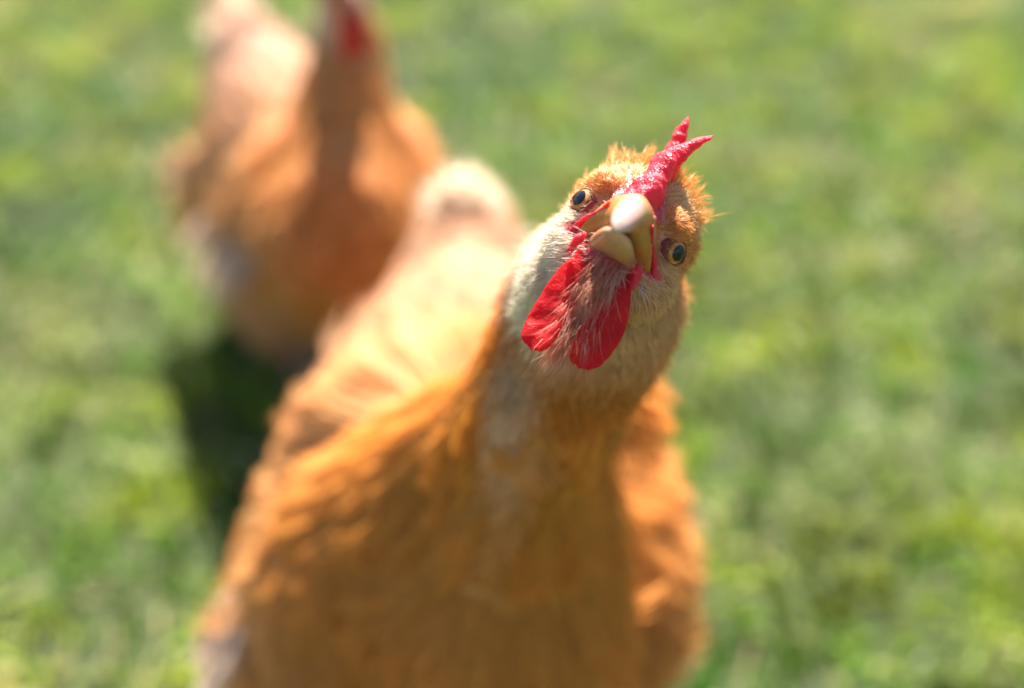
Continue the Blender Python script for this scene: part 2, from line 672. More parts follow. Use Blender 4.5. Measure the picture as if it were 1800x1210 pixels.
# ------------------------------------------------------------------ hens
def pix(x, y, d):
    """world point seen at a place of the 1800x1210 photograph, d metres deep (used to measure poses)"""
    F = V(0, math.cos(PITCH), -math.sin(PITCH))
    U = V(0, math.sin(PITCH), math.cos(PITCH))
    return V(0, 0, CAM_H) + d * (F + (x - 900) / 1750 * V(1, 0, 0) - (y - 605) / 1750 * U)


BUFF = srgb(226, 168, 102)
GOLD = srgb(223, 141, 50)
DEEP = srgb(178, 98, 36)
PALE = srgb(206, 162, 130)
CREAM = srgb(246, 226, 202)
ROSE = srgb(176, 110, 84)
RED = V(0.50, 0.015, 0.03)
MAROON = V(0.22, 0.015, 0.03)


def roughen(me, amp, scale):
    v, n, t = mesh_arrays(me)
    d = (noise(v, scale, 51) - 0.5) * amp + (noise(v, scale * 2.3, 52) - 0.5) * amp * 0.6 + (noise(v, scale * 0.35, 53) - 0.5) * amp * 1.6
    me.vertices.foreach_set('co', (v + n * d[:, None]).astype(np.float32).ravel())
    me.update()
    return me


def comb_mesh(frame, bend):
    """single comb: a serrated blade along the crown, built from columns; frame maps head mm to local"""
    ns, ntt = 110, 12
    s = np.linspace(0, 1, ns)
    f = 17 - 41 * s                                   # along the head, front to back
    base = 4.5 + 12.5 * np.sin(np.clip(s / 0.75, 0, 1) * math.pi / 2)
    peaks = [(0.17, 0.055, 3.5), (0.34, 0.062, 8.0), (0.53, 0.064, 8.5), (0.72, 0.06, 7), (0.88, 0.05, 4)]
    body = 2.5 + 15.0 * np.sin(np.clip((s - 0.0) / 1.0, 0, 1) * math.pi) ** 0.8
    spike = np.zeros(ns)
    for c, wd, h in peaks:
        spike = np.maximum(spike, h * np.clip(1 - (np.abs(s - c) / wd) ** 2.2, 0, 1) ** 0.6)
    top = base + body + spike
    front, back = [], []
    for i in range(ns):
        for j in range(ntt + 1):
            t = j / ntt
            u = base[i] - 3 + (top[i] - base[i] + 3) * t
            over = max(0.0, u - base[i] - body[i] * 0.62)
            end = math.sin(min(1, max(0, s[i]) / 0.10) * math.pi / 2) * math.sin(min(1, (1 - s[i]) / 0.10) * math.pi / 2)
            th = (3.2 - 0.8 * min(1, (u - base[i]) / 22) + 3.6 * (1 - t) ** 2 * max(0.0, 1 - s[i] / 0.4)) * (1 - t ** 5) ** 0.5 * (0.35 + 0.65 * end)
            r = bend(s[i], over) + 0.7 * math.sin(s[i] * 17) * min(1, (u - base[i]) / 10)
            front.append((f[i] + 0.12 * over, r + th, u))
            back.append((f[i] + 0.12 * over, r - th, u))
    v = np.array(front + back)
    n1 = len(front)
    m = ntt + 1
    F = []
    for i in range(ns - 1):
        for j in range(ntt):
            a = i * m + j
            F.append((a, a + 1, a + m + 1, a + m))
            F.append((n1 + a, n1 + a + m, n1 + a + m + 1, n1 + a + 1))
        a = i * m
        F.append((a, a + m, n1 + a + m, n1 + a))
        a = i * m + ntt
        F.append((a, n1 + a, n1 + a + m, a + m))
    for i in (0, ns - 1):
        for j in range(ntt):
            a = i * m + j
            q = (a, n1 + a, n1 + a + 1, a + 1)
            F.append(q if i == 0 else q[::-1])
    # welded by a fine remesh so that the rim is round
    bag = Bag()
    bag.add(frame(v), F)
    return roughen(bag.fused(0.0006, 4), 0.0011, 420)


def wattle_mesh(frame, sgn, cfg):
    """flat drooping lobe, fat rim, hanging from the jaw corner"""
    nt_, nw = 34, 20
    L = cfg['wattle_len'] + (2.5 if sgn < 0 else 0)
    turn = math.radians(cfg['wattle_turn'])
    v1, v2 = [], []
    for i in range(nt_):
        t = i / (nt_ - 1)
        half = (1.8 + 5.8 * math.sin(min(1, t / 0.6) * math.pi / 2) ** 1.3) * max(0, 1 - max(0, (t - 0.5) / 0.5) ** 2.2) ** 0.55
        half = max(half, 0.05)
        for j in range(nw + 1):
            q = -1 + 2 * j / nw
            along = q * half
            th = (0.8 + 0.35 * abs(q) ** 2 + 0.25 * t) * math.sqrt(max(0.0, 1 - abs(q) ** 6)) * min(1, (1 - t) * 9 + 0.05)
            # the blade lies between the fore-aft and the sideways direction
            bx = along * math.cos(turn)
            bf = along * math.sin(turn)
            r = sgn * (6.0 + (2.6 if sgn > 0 else 0.0) * math.sin(t * 2.4) + bx + 1.3 * math.sin(t * 6 + q * 2) * t)
            f = 11 - 4 * t - bf + 2.0 * t * t + 1.0 * math.sin(q * 3 + t * 4) * t
            u = -13.5 - L * t + 2.0 * q * (1 - t)
            nx, nf = -math.sin(turn) * sgn, -math.cos(turn)
            v1.append((f + nf * th, r + nx * th, u))
            v2.append((f - nf * th, r - nx * th, u))
    n1 = len(v1)
    m = nw + 1
    F = []
    for i in range(nt_ - 1):
        for j in range(nw):
            a = i * m + j
            F.append((a, a + 1, a + m + 1, a + m))
            F.append((n1 + a, n1 + a + m, n1 + a + m + 1, n1 + a + 1))
        for j in (0, nw):
            a = i * m + j
            q = (a, a + m, n1 + a + m, n1 + a)
            F.append(q if j == 0 else q[::-1])
    for j in range(nw):
        F.append((j, n1 + j, n1 + j + 1, j + 1))
        a = (nt_ - 1) * m + j
        F.append((a, a + 1, n1 + a + 1, n1 + a))
    bag = Bag()
    bag.add(frame(np.array(v1 + v2)), F)
    return roughen(bag.fused(0.0006, 5), 0.0006, 330)


def beak_shell(frame, secs, colf, n_ring=28, closed_low=False):
    """secs: (f, u_top, u_bottom, half width) from base to tip; an arched shell, closed below"""
    secs = catmull(secs, 8)
    v = []
    for (f, ut, ub, hw) in secs:
        for k in range(n_ring):
            a = 2 * math.pi * k / n_ring
            ca, sa = math.cos(a), math.sin(a)
            mid, hh = (ut + ub) / 2, (ut - ub) / 2
            if closed_low:       # lower jaw: flat above, round below
                uu = mid + hh * (sa if sa < 0 else sa * 0.9)
                rr = hw * np.sign(ca) * abs(ca) ** (0.8 if sa < 0 else 0.55)
            else:                # upper jaw: round above, sharp lower edges
                uu = mid + hh * (sa if sa > 0 else sa * 0.75)
                rr = hw * np.sign(ca) * abs(ca) ** (1.3 if sa > 0 else 0.5)
            v.append((f, rr, uu))
    v = np.array(v)
    n = len(secs)
    tip = np.array([[secs[-1][0] + 0.3, 0, (secs[-1][1] + secs[-1][2]) / 2], [secs[0][0], 0, (secs[0][1] + secs[0][2]) / 2]])
    L = n * n_ring
    F = [tuple(q) for q in grid_faces(n, n_ring)]
    F += [(L, (n - 1) * n_ring + (k + 1) % n_ring, (n - 1) * n_ring + k) for k in range(n_ring)]
    F += [(L + 1, k, (k + 1) % n_ring) for k in range(n_ring)]
    bag = Bag()
    bag.add(np.vstack([v, tip]) / 1000, F)
    me = bag.fused(0.00045, 7)
    p = np.empty(len(me.vertices) * 3, np.float32)
    me.vertices.foreach_get('co', p)
    p = p.reshape(-1, 3).astype(float) * 1000
    c4 = np.ones((len(p), 4), np.float32)
    c4[:, :3] = colf(p)
    me.color_attributes.new('col', 'FLOAT_COLOR', 'POINT').data.foreach_set('color', c4.ravel())
    me.vertices.foreach_set('co', frame(p).astype(np.float32).ravel())
    me.update()
    return me


def dome(c, axis, R, ang, n=14, m=32, lens=1.0):
    """spherical cap about axis"""
    axis = unit(axis)
    a = unit(np.cross(axis, V(0.3, 0.2, 0.9)))
    b = np.cross(axis, a)
    v = [c + axis * R * lens]
    for i in range(1, n + 1):
        th = ang * i / n
        for k in range(m):
            ph = 2 * math.pi * k / m
            v.append(c + axis * R * math.cos(th) * lens + (a * math.cos(ph) + b * math.sin(ph)) * R * math.sin(th))
    q = grid_faces(n, m, True, 1)
    t = np.array([(0, 1 + k, 1 + (k + 1) % m) for k in range(m)])
    return np.array(v), q, t


def tube(pts, rad, m=10):
    pts = np.asarray(pts, float)
    T = unit(np.gradient(pts, axis=0))
    S = unit(np.cross(T, V(0.21, 0.93, 0.31)))
    B = np.cross(T, S)
    ph = np.linspace(0, 2 * math.pi, m, endpoint=False)
    v = pts[:, None] + (S[:, None] * np.cos(ph)[None, :, None] + B[:, None] * np.sin(ph)[None, :, None]) * np.asarray(rad)[:, None, None]
    v = np.vstack([v.reshape(-1, 3), pts[:1], pts[-1:]])
    n = len(pts)
    q = grid_faces(n, m)
    t = [(n * m, (k + 1) % m, k) for k in range(m)] + [(n * m + 1, (n - 1) * m + k, (n - 1) * m + (k + 1) % m) for k in range(m)]
    return v, q, np.array(t)


def build_hen(cfg):
    rng = np.random.default_rng(cfg['seed'])
    root = bpy.data.objects.new('hen', None)
    col.objects.link(root)
    root.empty_display_size = 0.05
    root.location = (cfg['at'][0], cfg['at'][1], 0)
    root['label'] = cfg['label']
    root['category'] = 'hen'
    root['group'] = 'buff hens on the lawn'
    yaw = cfg['yaw']                       # heading: (sin yaw, -cos yaw)
    fw = V(math.sin(yaw), -math.cos(yaw), 0)
    lf = V(math.cos(yaw), math.sin(yaw), 0)
    root.rotation_euler = (0, 0, math.atan2(fw[1], fw[0]))
    B = np.stack([fw, lf, V(0, 0, 1)])     # rows: local axes in the world

    def loc(p):
        return (np.asarray(p, float) - np.array([cfg['at'][0], cfg['at'][1], 0])) @ B.T
    # head frame: rows forward, side (hen's left), up, in hen coordinates
    Hf, Hr, Hu = [B @ a for a in cfg['head_axes']]
    H = np.stack([Hf, Hr, Hu])
    H0 = loc(cfg['head'])

    def frame(mm):
        return H0 + (np.asarray(mm, float) / 1000) @ H

    def to_mm(p):
        return ((p - H0) @ H.T) * 1000

    # ---- body, neck and head fused into one skin
    bag = Bag()
    st = np.array(cfg['torso'])            # x, z, half width, half height
    sp = catmull(st, 6)
    pts = np.stack([sp[:, 0], np.zeros(len(sp)) + 0.0, sp[:, 1]], 1)
    bag.loft(pts, sp[:, 2], sp[:, 3], V(0, 0, 1), 40)
    nk = np.array([loc(p) if k > 0 else np.array(p) for k, p in enumerate(cfg['neck'])])
    nk = np.vstack([nk, frame((-12, 0, -12))[None]])
    nr = np.array(cfg['neck_r'] + [0.019])
    npth = catmull(np.hstack([nk, nr[:, None]]), 8)
    for cp in cfg['cape']:
        cpl = catmull(np.array([np.append(loc(p[:3]), p[3]) for p in cp]), 8)
        bag.loft(cpl[:, :3], cpl[:, 3], cpl[:, 3], unit(V(-0.6, 0, 0.5)), 28)
    upv = unit(V(-0.6, 0, 0.5))
    bag.loft(npth[:, :3], npth[:, 3] * 1.0, npth[:, 3], upv, 32)
    e = lambda c, r: bag.ellipsoid(frame(c), np.array(r) / 1000, H)
    e((-9, 0, 3), (19, 20.0, 18.5))
    e((8, 0, -2), (15, 9.0, 9.5))
    e((2.5, 11.5, 6.2), (10, 6.0, 4.2))
    e((2.5, -11.5, 6.2), (10, 6.0, 4.2))
    e((-6, 11.5, -11), (13, 9, 11))
    e((-6, -11.5, -11), (13, 9, 11))
    e((-1, 11.5, 0.5), (10, 7.0, 9.5))
    e((-1, -11.5, 0.5), (10, 7.0, 9.5))
    e((4, 0, -14), (13, 9.5, 7.5))
    e((-4, 0, -22), (12, 11, 12))
    for l in cfg['nape']:
        e(l[:3], l[3:])
    for th in cfg['lumps']:
        bag.ellipsoid(V(*th[:3]), V(*th[3:6]))
    skin = bag.fused(cfg['voxel'], 10)
    arr = mesh_arrays(skin)
    q = to_mm(arr[0])
    # naked red skin of the face
    red = face_bare(q)
    skin.name = 'body'
    body = obj('body', skin, M['skin'], root)

    # ---- flow of the plumage
    spine = np.vstack([npth[::-1, :3], pts[pts[:, 0] < 0.03][np.argsort(-pts[pts[:, 0] < 0.03][:, 0])]])
    tang = unit(np.gradient(spine, axis=0))

    def flow(P, N):
        d2 = np.empty((len(P), len(spine)))
        for k in range(len(spine)):
            d2[:, k] = ((P - spine[k]) ** 2).sum(1)
        wgt = np.exp(-d2 / (2 * 0.045 ** 2) + (d2.min(1) / (2 * 0.045 ** 2))[:, None])
        T = unit(wgt @ tang)
        qq = to_mm(P)
        away = unit(P - frame((30, 0, -6)))
        hm = smooth(52, 24, np.linalg.norm(qq - np.array([-4, 0, -4]), axis=1))[:, None]
        D = unit(away * hm + T * (1 - hm))
        ch = (smooth(0.05, 0.12, P[:, 0]) * smooth(0.36, 0.28, P[:, 2]))[:, None] * (1 - hm)
        D = D * (1 - ch) + unit(V(-0.25, 0, -1.0)) * ch
        D = D + V(0, 0, -0.35) * (1 - hm) * smooth(0.30, 0.15, P[:, 2])[:, None]
        D = D - N * (D * N).sum(1, keepdims=True)
        return unit(D)

    def tone(P, N):
        """colouring with sun and shade painted in: golden hackle and breast, paler back, rump and thighs"""
        x, z = P[:, 0], P[:, 2]
        qq = to_mm(P)
        n1 = noise(P, 26, 21)
        n2 = noise(P, 75, 22)
        c = np.tile(BUFF, (len(P), 1))
        t = smooth(0.35, 0.75, n1)[:, None] * 0.6
        c = c * (1 - t) + GOLD * t
        nd = np.sqrt(((P[:, None, :] - npth[None, ::3, :3]) ** 2).sum(2)).min(1)
        hk = (smooth(0.10, 0.06, nd) * smooth(-0.02, 0.08, x))[:, None] * 0.75
        c = c * (1 - hk) + (GOLD * 0.95) * hk
        t = (smooth(0.06, 0.12, x) * 0.7 * smooth(0.105, 0.06, np.abs(P[:, 1])))[:, None]
        c = c * (1 - t) + (GOLD * 0.92) * t  # shade on the breast painted as deeper gold, sunlit flanks left lighter
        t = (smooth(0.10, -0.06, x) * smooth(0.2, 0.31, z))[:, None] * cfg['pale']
        c = c * (1 - t) + PALE * t  # naturally paler back, with the glare of the sun added to its colour
        t = (smooth(0.16, 0.08, z) * 0.7)[:, None]
        c = c * (1 - t) + PALE * t
        dist = np.linalg.norm(qq - np.array([-6, 0, -6]), axis=1)
        t = (smooth(54, 28, dist) * smooth(6, -10, qq[:, 2]) * 0.85)[:, None]
        side_ = smooth(8, -6, qq[:, 1])[:, None]
        c = c * (1 - t) + (CREAM * side_ + srgb(226, 178, 126) * (1 - side_)) * t  # sunlit side of the face painted cream, shaded side tan
        t = smooth(4, 14, qq[:, 2])[:, None] * smooth(40, 28, dist)[:, None]
        c = c * (1 - t * 0.85) + srgb(236, 192, 132) * t * 0.85
        # pale streak down the front of the throat
        if cfg['streak'] is not None:
            line = catmull(np.array([loc(p) for p in cfg['streak']]), 10)
            sd2 = np.sqrt(((P[:, None, :] - line[None]) ** 2).sum(2))
            along = sd2.argmin(1) / len(line)
            t = (smooth(0.015, 0.004, sd2.min(1)) * 0.8 * smooth(1.0, 0.4, along))[:, None]
            c = c * (1 - t) + srgb(224, 188, 160) * t
        t = smooth(-0.12, -0.17, x)[:, None] * 0.85
        c = c * (1 - t) + CREAM * t  # rump lifted to cream so the colour carries the sunlight
        c = c * (1 - cfg['tint']) + PALE * cfg['tint']
        return c * (0.90 + 0.20 * n2)[:, None]

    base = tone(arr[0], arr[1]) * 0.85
    hot = RED[None] * (0.85 + 0.3 * noise(q, 0.5, 3))[:, None]
    thr = smooth(-11, -16, q[:, 2]) * (q[:, 0] > 0)
    hot = hot * (1 - 0.6 * thr[:, None]) + MAROON[None] * 0.6 * thr[:, None]
    near_head = smooth(46, 30, np.linalg.norm(q, axis=1))
    pinkish = srgb(206, 140, 112)
    base = base * (1 - 0.7 * near_head[:, None]) + pinkish * 0.7 * near_head[:, None]
    cc = base * (1 - red[:, None]) + hot * red[:, None]
    a = skin.color_attributes.new('col', 'FLOAT_COLOR', 'POINT')
    c4 = np.ones((len(q), 4), np.float32)
    c4[:, :3] = np.clip(cc, 0, 1)
    a.data.foreach_set('color', c4.ravel())
    ql = cfg['quality']
    # ---- body plumage: broad feathers
    def w_body(c, n):
        qq = to_mm(c)
        d = np.linalg.norm(qq - np.array([-5, 0, -5]), axis=1)
        hi = smooth(0.36, 0.42, c[:, 2]) * smooth(0.05, 0.1, c[:, 0])
        return (d > 70) * (1 - 0.85 * hi)
    nF = int(cfg['n_body'] * ql)
    P, N = scatter(arr, nF, w_body, rng)
    D = flow(P, N)
    D = unit(D + rng.normal(0, 0.10, P.shape))
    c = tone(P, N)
    sz = rng.uniform(0.8, 1.25, nF)
    rump = smooth(0.0, -0.1, P[:, 0])
    L = (0.036 + 0.012 * rump) * sz
    W = (0.026 + 0.004 * rump) * sz
    lift = rng.uniform(0.04, 0.10, nF)
    bright = rng.uniform(0.94, 1.06, (nF, 1))
    tipc = np.clip(c * 1.06 + 0.01, 0, 0.9)
    v, f, cc = feathers(P, D, N, L, W, cfg['nb'][0], lift, c * 0.93 * bright, tipc * bright, rng, cup=0.35, point=0.8, droop=0.45)
    obj('body_feathers', mesh_np('body_feathers', v, f, cc, False), M['plume'], root, 'stuff')

    # ---- neck hackle: narrow lance feathers
    def w_neck(c, n):
        nd = np.sqrt(((c[:, None, :] - npth[None, ::4, :3]) ** 2).sum(2)).min(1)
        d = np.linalg.norm(to_mm(c) - np.array([-5, 0, -5]), axis=1)
        return (d > 34) * smooth(0.13, 0.07, nd) * smooth(0.20, 0.27, c[:, 2]) * smooth(0.0, 0.07, c[:, 0]) * (1 + 2.2 * smooth(110, 50, d))
    nF = int(cfg['n_neck'] * ql)
    P, N = scatter(arr, nF, w_neck, rng)
    D = unit(flow(P, N) + rng.normal(0, 0.05, P.shape))
    c = tone(P, N)
    d = np.linalg.norm(to_mm(P), axis=1)
    k = smooth(45, 130, d)
    L = (0.014 + 0.026 * k) * rng.uniform(0.75, 1.3, nF)
    W = (0.0042 + 0.0085 * k) * rng.uniform(0.8, 1.2, nF)
    lift = rng.uniform(0.10, 0.42, nF)
    br = rng.uniform(0.82, 1.16, (nF, 1))
    tipc = np.clip(c * 1.15 + 0.02, 0, 0.9)
    fine = d < cfg['fine']
    parts = []
    for sel, soft in ((fine, True), (~fine, False)):
        if sel.sum() == 0:
            continue
        if soft:
            parts.append(plumes(P[sel], D[sel], N[sel], L[sel], W[sel] * 1.15, cfg['strands'], lift[sel], (c * 0.74 * br)[sel], (tipc * br)[sel], rng, cfg['hair_w'] * 1.25))
        else:
            parts.append(feathers(P[sel], D[sel], N[sel], L[sel], W[sel], cfg['nb'][1], lift[sel] * 0.2, (c * 0.9 * br)[sel], (tipc * br)[sel], rng, cup=0.3, point=0.95, ragged=0.18, droop=0.4))
    v, f, cc = merge(parts)
    obj('neck_hackle', mesh_np('neck_hackle', v, f, cc, False), M['plume'], root, 'stuff')

    # ---- head: short feathers and down
    def w_head(c, n):
        qq = to_mm(c)
        d = np.linalg.norm(qq - np.array([-5, 0, -5]), axis=1)
        return (1 - face_bare(qq)) ** 2 * smooth(62, 40, d)
    parts = []
    nF = int(cfg['n_headf'] * ql)
    P, N = scatter(arr, nF, lambda c, n: w_head(c, n) * smooth(4, -10, to_mm(c)[:, 0]), rng)
    D = unit(flow(P, N) + rng.normal(0, 0.10, P.shape))
    c = tone(P, N)
    qq = to_mm(P)
    back = smooth(8, -25, qq[:, 0])
    crown = smooth(8, 15, qq[:, 2])
    L = (0.0045 + 0.0065 * back + 0.003 * crown) * rng.uniform(0.75, 1.3, nF)
    W = (0.0022 + 0.0022 * back) * rng.uniform(0.8, 1.2, nF)
    br = rng.uniform(0.85, 1.15, (nF, 1))
    parts.append(plumes(P, D, N, L * 1.15, W * 1.2, cfg['strands'] // 2, rng.uniform(0.25, 0.6, nF), c * 0.8 * br, np.clip(c * 1.18 + 0.03, 0, 0.9) * br, rng, cfg['hair_w'] * 1.1))
    nH = int(cfg['n_hair'] * ql)
    P, N = scatter(arr, nH, w_head, rng)
    qq = to_mm(P)
    D = unit(flow(P, N) + rng.normal(0, 0.13, P.shape))
    # strands of one small plume stick together
    cell = np.floor(qq / 1.6).astype(np.int64)
    jj = np.stack([hashn(cell[:, 0], cell[:, 1], cell[:, 2], s) - 0.5 for s in (31, 32, 33)], 1)
    D = unit(D + jj * 0.45 - N * ((D + jj * 0.45) * N).sum(1, keepdims=True))
    c = tone(P, N)
    br = rng.uniform(0.8, 1.2, (nH, 1))
    back = smooth(12, -20, qq[:, 0])
    L = (0.0026 + 0.0052 * back) * rng.uniform(0.6, 1.35, nH)
    W = np.full(nH, cfg['hair_w']) * rng.uniform(0.7, 1.3, nH)
    parts.append(ribbons(P, D, N, L, W, 3, rng.uniform(0.35, 0.95, nH), np.clip(c * 0.8 * br, 0, 0.9), np.clip(c * 1.25 * br + 0.05, 0, 0.92), rng))
    # crown tufts on both sides of the comb
    nT = int(260 * ql)
    P, N = scatter(arr, nT, lambda c, n: w_head(c, n) * (to_mm(c)[:, 2] > 12) * (to_mm(c)[:, 0] < 2) * (to_mm(c)[:, 0] > -26), rng)
    D = unit(-Hf * 0.65 + Hu * 0.70 + rng.normal(0, 0.14, P.shape) + np.sign(to_mm(P)[:, 1:2]) * Hr * 0.08)
    c = np.tile(srgb(226, 158, 78), (nT, 1)) * rng.uniform(0.85, 1.15, (nT, 1))
    Nn = unit(np.cross(np.cross(D, np.where((N @ Hr)[:, None] > 0, Hr, -Hr) + 0.3 * N), D))
    parts.append(plumes(P, D, Nn, rng.uniform(0.008, 0.0155, nT), rng.uniform(0.0034, 0.0052, nT), cfg['strands'], rng.uniform(0.05, 0.3, nT), c * 0.8, np.clip(c * 1.15 + 0.03, 0, 0.9), rng, cfg['hair_w'] * 1.1))
    v, f, cc = merge(parts)
    obj('head_feathers', mesh_np('head_feathers', v, f, cc, False), M['down'], root, 'stuff')

    # ---- throat: wispy feathers that hang between the wattles
    nT = int(cfg['n_throat'] * ql)
    def w_throat(c, n):
        qq = to_mm(c)
        return (qq[:, 1] < 6.5) * (qq[:, 1] > -3.5) * (qq[:, 2] < -13) * (qq[:, 2] > -36) * (qq[:, 0] > -2) * ((n @ Hf) > -0.2) * (0.25 + 1.3 * smooth(-16, -20, qq[:, 2]))
    P, N = scatter(arr, nT, w_throat, rng)
    qq = to_mm(P)
    cell = np.floor(qq / 2.4).astype(np.int64)
    jj = np.stack([hashn(cell[:, 0], cell[:, 1], cell[:, 2], s) - 0.5 for s in (41, 42, 43)], 1)
    D = unit(-Hu * 1.0 + Hr * (qq[:, 1:2] / 60 + 0.06) + Hf * 0.2 + jj * 0.34 + rng.normal(0, 0.10, P.shape))
    Nn = unit(np.broadcast_to(Hf, P.shape) - D * (D @ Hf)[:, None])
    low = smooth(-14, -26, qq[:, 2])
    L = (0.0065 + 0.0085 * low) * rng.uniform(0.45, 1.35, nT)
    c = np.where(rng.random((nT, 1)) < 0.3, srgb(226, 178, 146), srgb(204, 126, 94)) * rng.uniform(0.75, 1.2, (nT, 1))
    lat = smooth(3, 9, np.abs(qq[:, 1]))[:, None] * smooth(-22, -15, qq[:, 2])[:, None]
    c = c * (1 - lat) + srgb(240, 226, 214) * lat
    parts = [ribbons(P, D, Nn, L, np.full(nT, cfg['hair_w'] * 0.8), 4, rng.uniform(0.0, 0.35, nT), c * 0.35 + MAROON * 0.65, np.clip(c * 1.2, 0, 0.9), rng, curl=0.12)]
    # stiff pale bristles at the corners of the mouth
    nB = int(100 * ql)
    P, N = scatter(arr, nB, lambda c, n: (np.abs(np.abs(to_mm(c)[:, 1]) - 9) < 4.5) * (to_mm(c)[:, 2] < -9) * (to_mm(c)[:, 2] > -22) * (to_mm(c)[:, 0] > 2), rng)
    sg = np.sign(to_mm(P)[:, 1:2])
    D = unit(sg * Hr * 0.75 - Hu * 0.35 + Hf * 0.25 + rng.normal(0, 0.22, P.shape))
    c = np.tile(srgb(236, 214, 198), (nB, 1)) * rng.uniform(0.7, 1.1, (nB, 1))
    parts.append(ribbons(P, D, N, rng.uniform(0.003, 0.0065, nB), np.full(nB, cfg['hair_w'] * 1.3), 3, rng.uniform(0.2, 0.7, nB), c * 0.9, c, rng))
    v, f, cc = merge(parts)
    obj('throat_feathers', mesh_np('throat_feathers', v, f, cc, False), M['down'], root, 'stuff')

    # ---- comb, wattles
    obj('comb', comb_mesh(frame, cfg['comb_bend']), M['comb'], root)
    for s in (-1, 1):
        obj('wattle', wattle_mesh(frame, s, cfg), M['wattle'], root)

    # ---- beak
    horn_hi, horn_or, horn_dk = srgb(214, 190, 168), srgb(220, 130, 52), srgb(196, 140, 78)

    def col_up(p):
        t = (smooth(17, 33, p[:, 0]) * smooth(5.5, 1.0, np.abs(p[:, 1])))[:, None]
        edge = (smooth(4, 9, np.abs(p[:, 1])) * smooth(26, 14, p[:, 0]))[:, None]
        c = srgb(206, 136, 72) * (1 - t) + horn_hi * t
        return c * (1 - 0.85 * edge) + horn_or * 0.85 * edge

    def col_lo(p):
        t = smooth(14, 30, p[:, 0])[:, None]
        side = smooth(5, 9, np.abs(p[:, 1]))[:, None]
        c = srgb(216, 146, 96) * (1 - t) + srgb(226, 178, 134) * t
        c = c * (1 - 0.6 * side) + horn_or * 0.6 * side
        low_ = smooth(-13.2, -15.5, p[:, 2])[:, None]
        return c * (1 - 0.5 * low_) + srgb(150, 84, 44) * 0.5 * low_
    up = beak_shell(frame, [(5, -8.2, -12.6, 13.0), (11, -3.6, -10.8, 11.2), (16, 3.4, -9.8, 9.2), (20, 5.0, -9.4, 6.8), (25, 2.6, -9.4, 5.1), (29, -0.8, -10.0, 4.2), (32.5, -4.6, -11.2, 3.2), (34.6, -8.2, -12.0, 2.0), (35.2, -10.6, -12.4, 1.1)], col_up)
    upper = obj('upper_beak', up, M['horn'], root)
    lo = beak_shell(frame, [(5, -9.6, -15.6, 8.8), (11, -8.2, -15.0, 7.7), (17, -8.0, -14.2, 6.5), (23, -8.2, -13.2, 5.1), (28, -9.2, -12.8, 3.8), (30.5, -9.9, -12.0, 2.2), (31.6, -10.4, -11.4, 0.9)], col_lo, closed_low=True)
    obj('lower_beak', lo, M['horn'], root)
    # nostril slit under a small flap on each side of the upper beak
    for s in (-1, 1):
        bag = Bag()
        ax = np.stack([unit(V(1, -0.25 * s, -0.35)), unit(V(0.25 * s, 1, 0.5 * s)), V(0, 0, 1)])
        ax[2] = unit(np.cross(ax[0], ax[1]))
        ax[1] = np.cross(ax[2], ax[0])
        bag.ellipsoid(V(18.5, 5.7 * s, 0.6), V(3.0, 1.1, 1.5), ax, 10, 14)
        v = frame(np.vstack(bag.v))
        me = bpy.data.meshes.new('nostril')
        me.from_pydata(v.tolist(), [], bag.f)
        me.polygons.foreach_set('use_smooth', np.ones(len(me.polygons), bool))
        obj('nostril', me, M['nostril'], upper)
    # red fleshy gape fold along the jaw on each side
    for s in (-1, 1):
        pts_ = catmull(np.array([(21, 6.9, -1.6), (16, 8.7, -4.2), (11, 11.3, -6.4), (6, 13.4, -9.4), (4, 13.9, -13.0)]) * np.array([1, s, 1]), 8)
        rd = (0.7 + 0.6 * rng.random(len(pts_))) * np.interp(np.arange(len(pts_)), [0, 10, 24, len(pts_) - 1], [0.35, 0.6, 0.9, 1.0])
        v, q4, t3 = tube(pts_, rd, 10)
        obj('gape_fold', mesh_np('gape_fold', frame(v), [q4, t3]), M['comb'], root)
        pts_ = catmull(np.array([(15.5, 8.6, -11.6), (14, 9.9, -14.0), (11.5, 10.6, -18)]) * np.array([1, s, 1]), 8)
        v, q4, t3 = tube(pts_, np.interp(np.arange(len(pts_)), [0, 6, len(pts_) - 1], [0.6, 1.5, 0.9]), 10)
        obj('gape_fold', mesh_np('gape_fold', frame(v), [q4, t3]), M['comb'], root)

    # ---- eyes
    for s in (-1, 1):
        ec = V(3.2, 13.2 * s, -0.6)
        ax = unit(V(0.66, 0.75 * s, -0.06))
        bagc = frame(ec[None])[0]
        axw = ax @ H
        v, q4, t3 = dome(bagc, axw, 0.0053, math.radians(80), 20, 36)
        an = np.arccos(np.clip(unit(v - bagc) @ axw, -1, 1))
        ang = np.degrees(an)
        n_ = noise(v * 1000, 2.2, 8)
        cc = srgb(190, 122, 46)[None] * (0.65 + 0.7 * n_)[:, None]
        t = smooth(34, 44, ang)[:, None]
        cc = cc * (1 - t) + srgb(120, 70, 22) * t
        t = smooth(47, 52, ang)[:, None]
        cc = cc * (1 - t) + srgb(70, 26, 22) * t
        iris = obj('eye', mesh_np('eye', v, [q4, t3], cc), M['iris'], root)
        v, q4, t3 = dome(bagc + axw * 0.00012, axw, 0.0053, math.radians(28), 8, 32)
        obj('pupil', mesh_np('pupil', v, [q4, t3]), M['pupil'], iris)
        v, q4, t3 = dome(bagc + axw * 0.0003, axw, 0.0053, math.radians(42), 12, 32)
        obj('cornea', mesh_np('cornea', v, [q4, t3]), M['cornea'], iris)
        # eyelid: almond ring of bare skin
        a1 = unit(np.cross(axw, Hu))
        b1 = np.cross(a1, axw)
        th = np.linspace(0, 2 * math.pi, 49)[:-1]
        rings = []
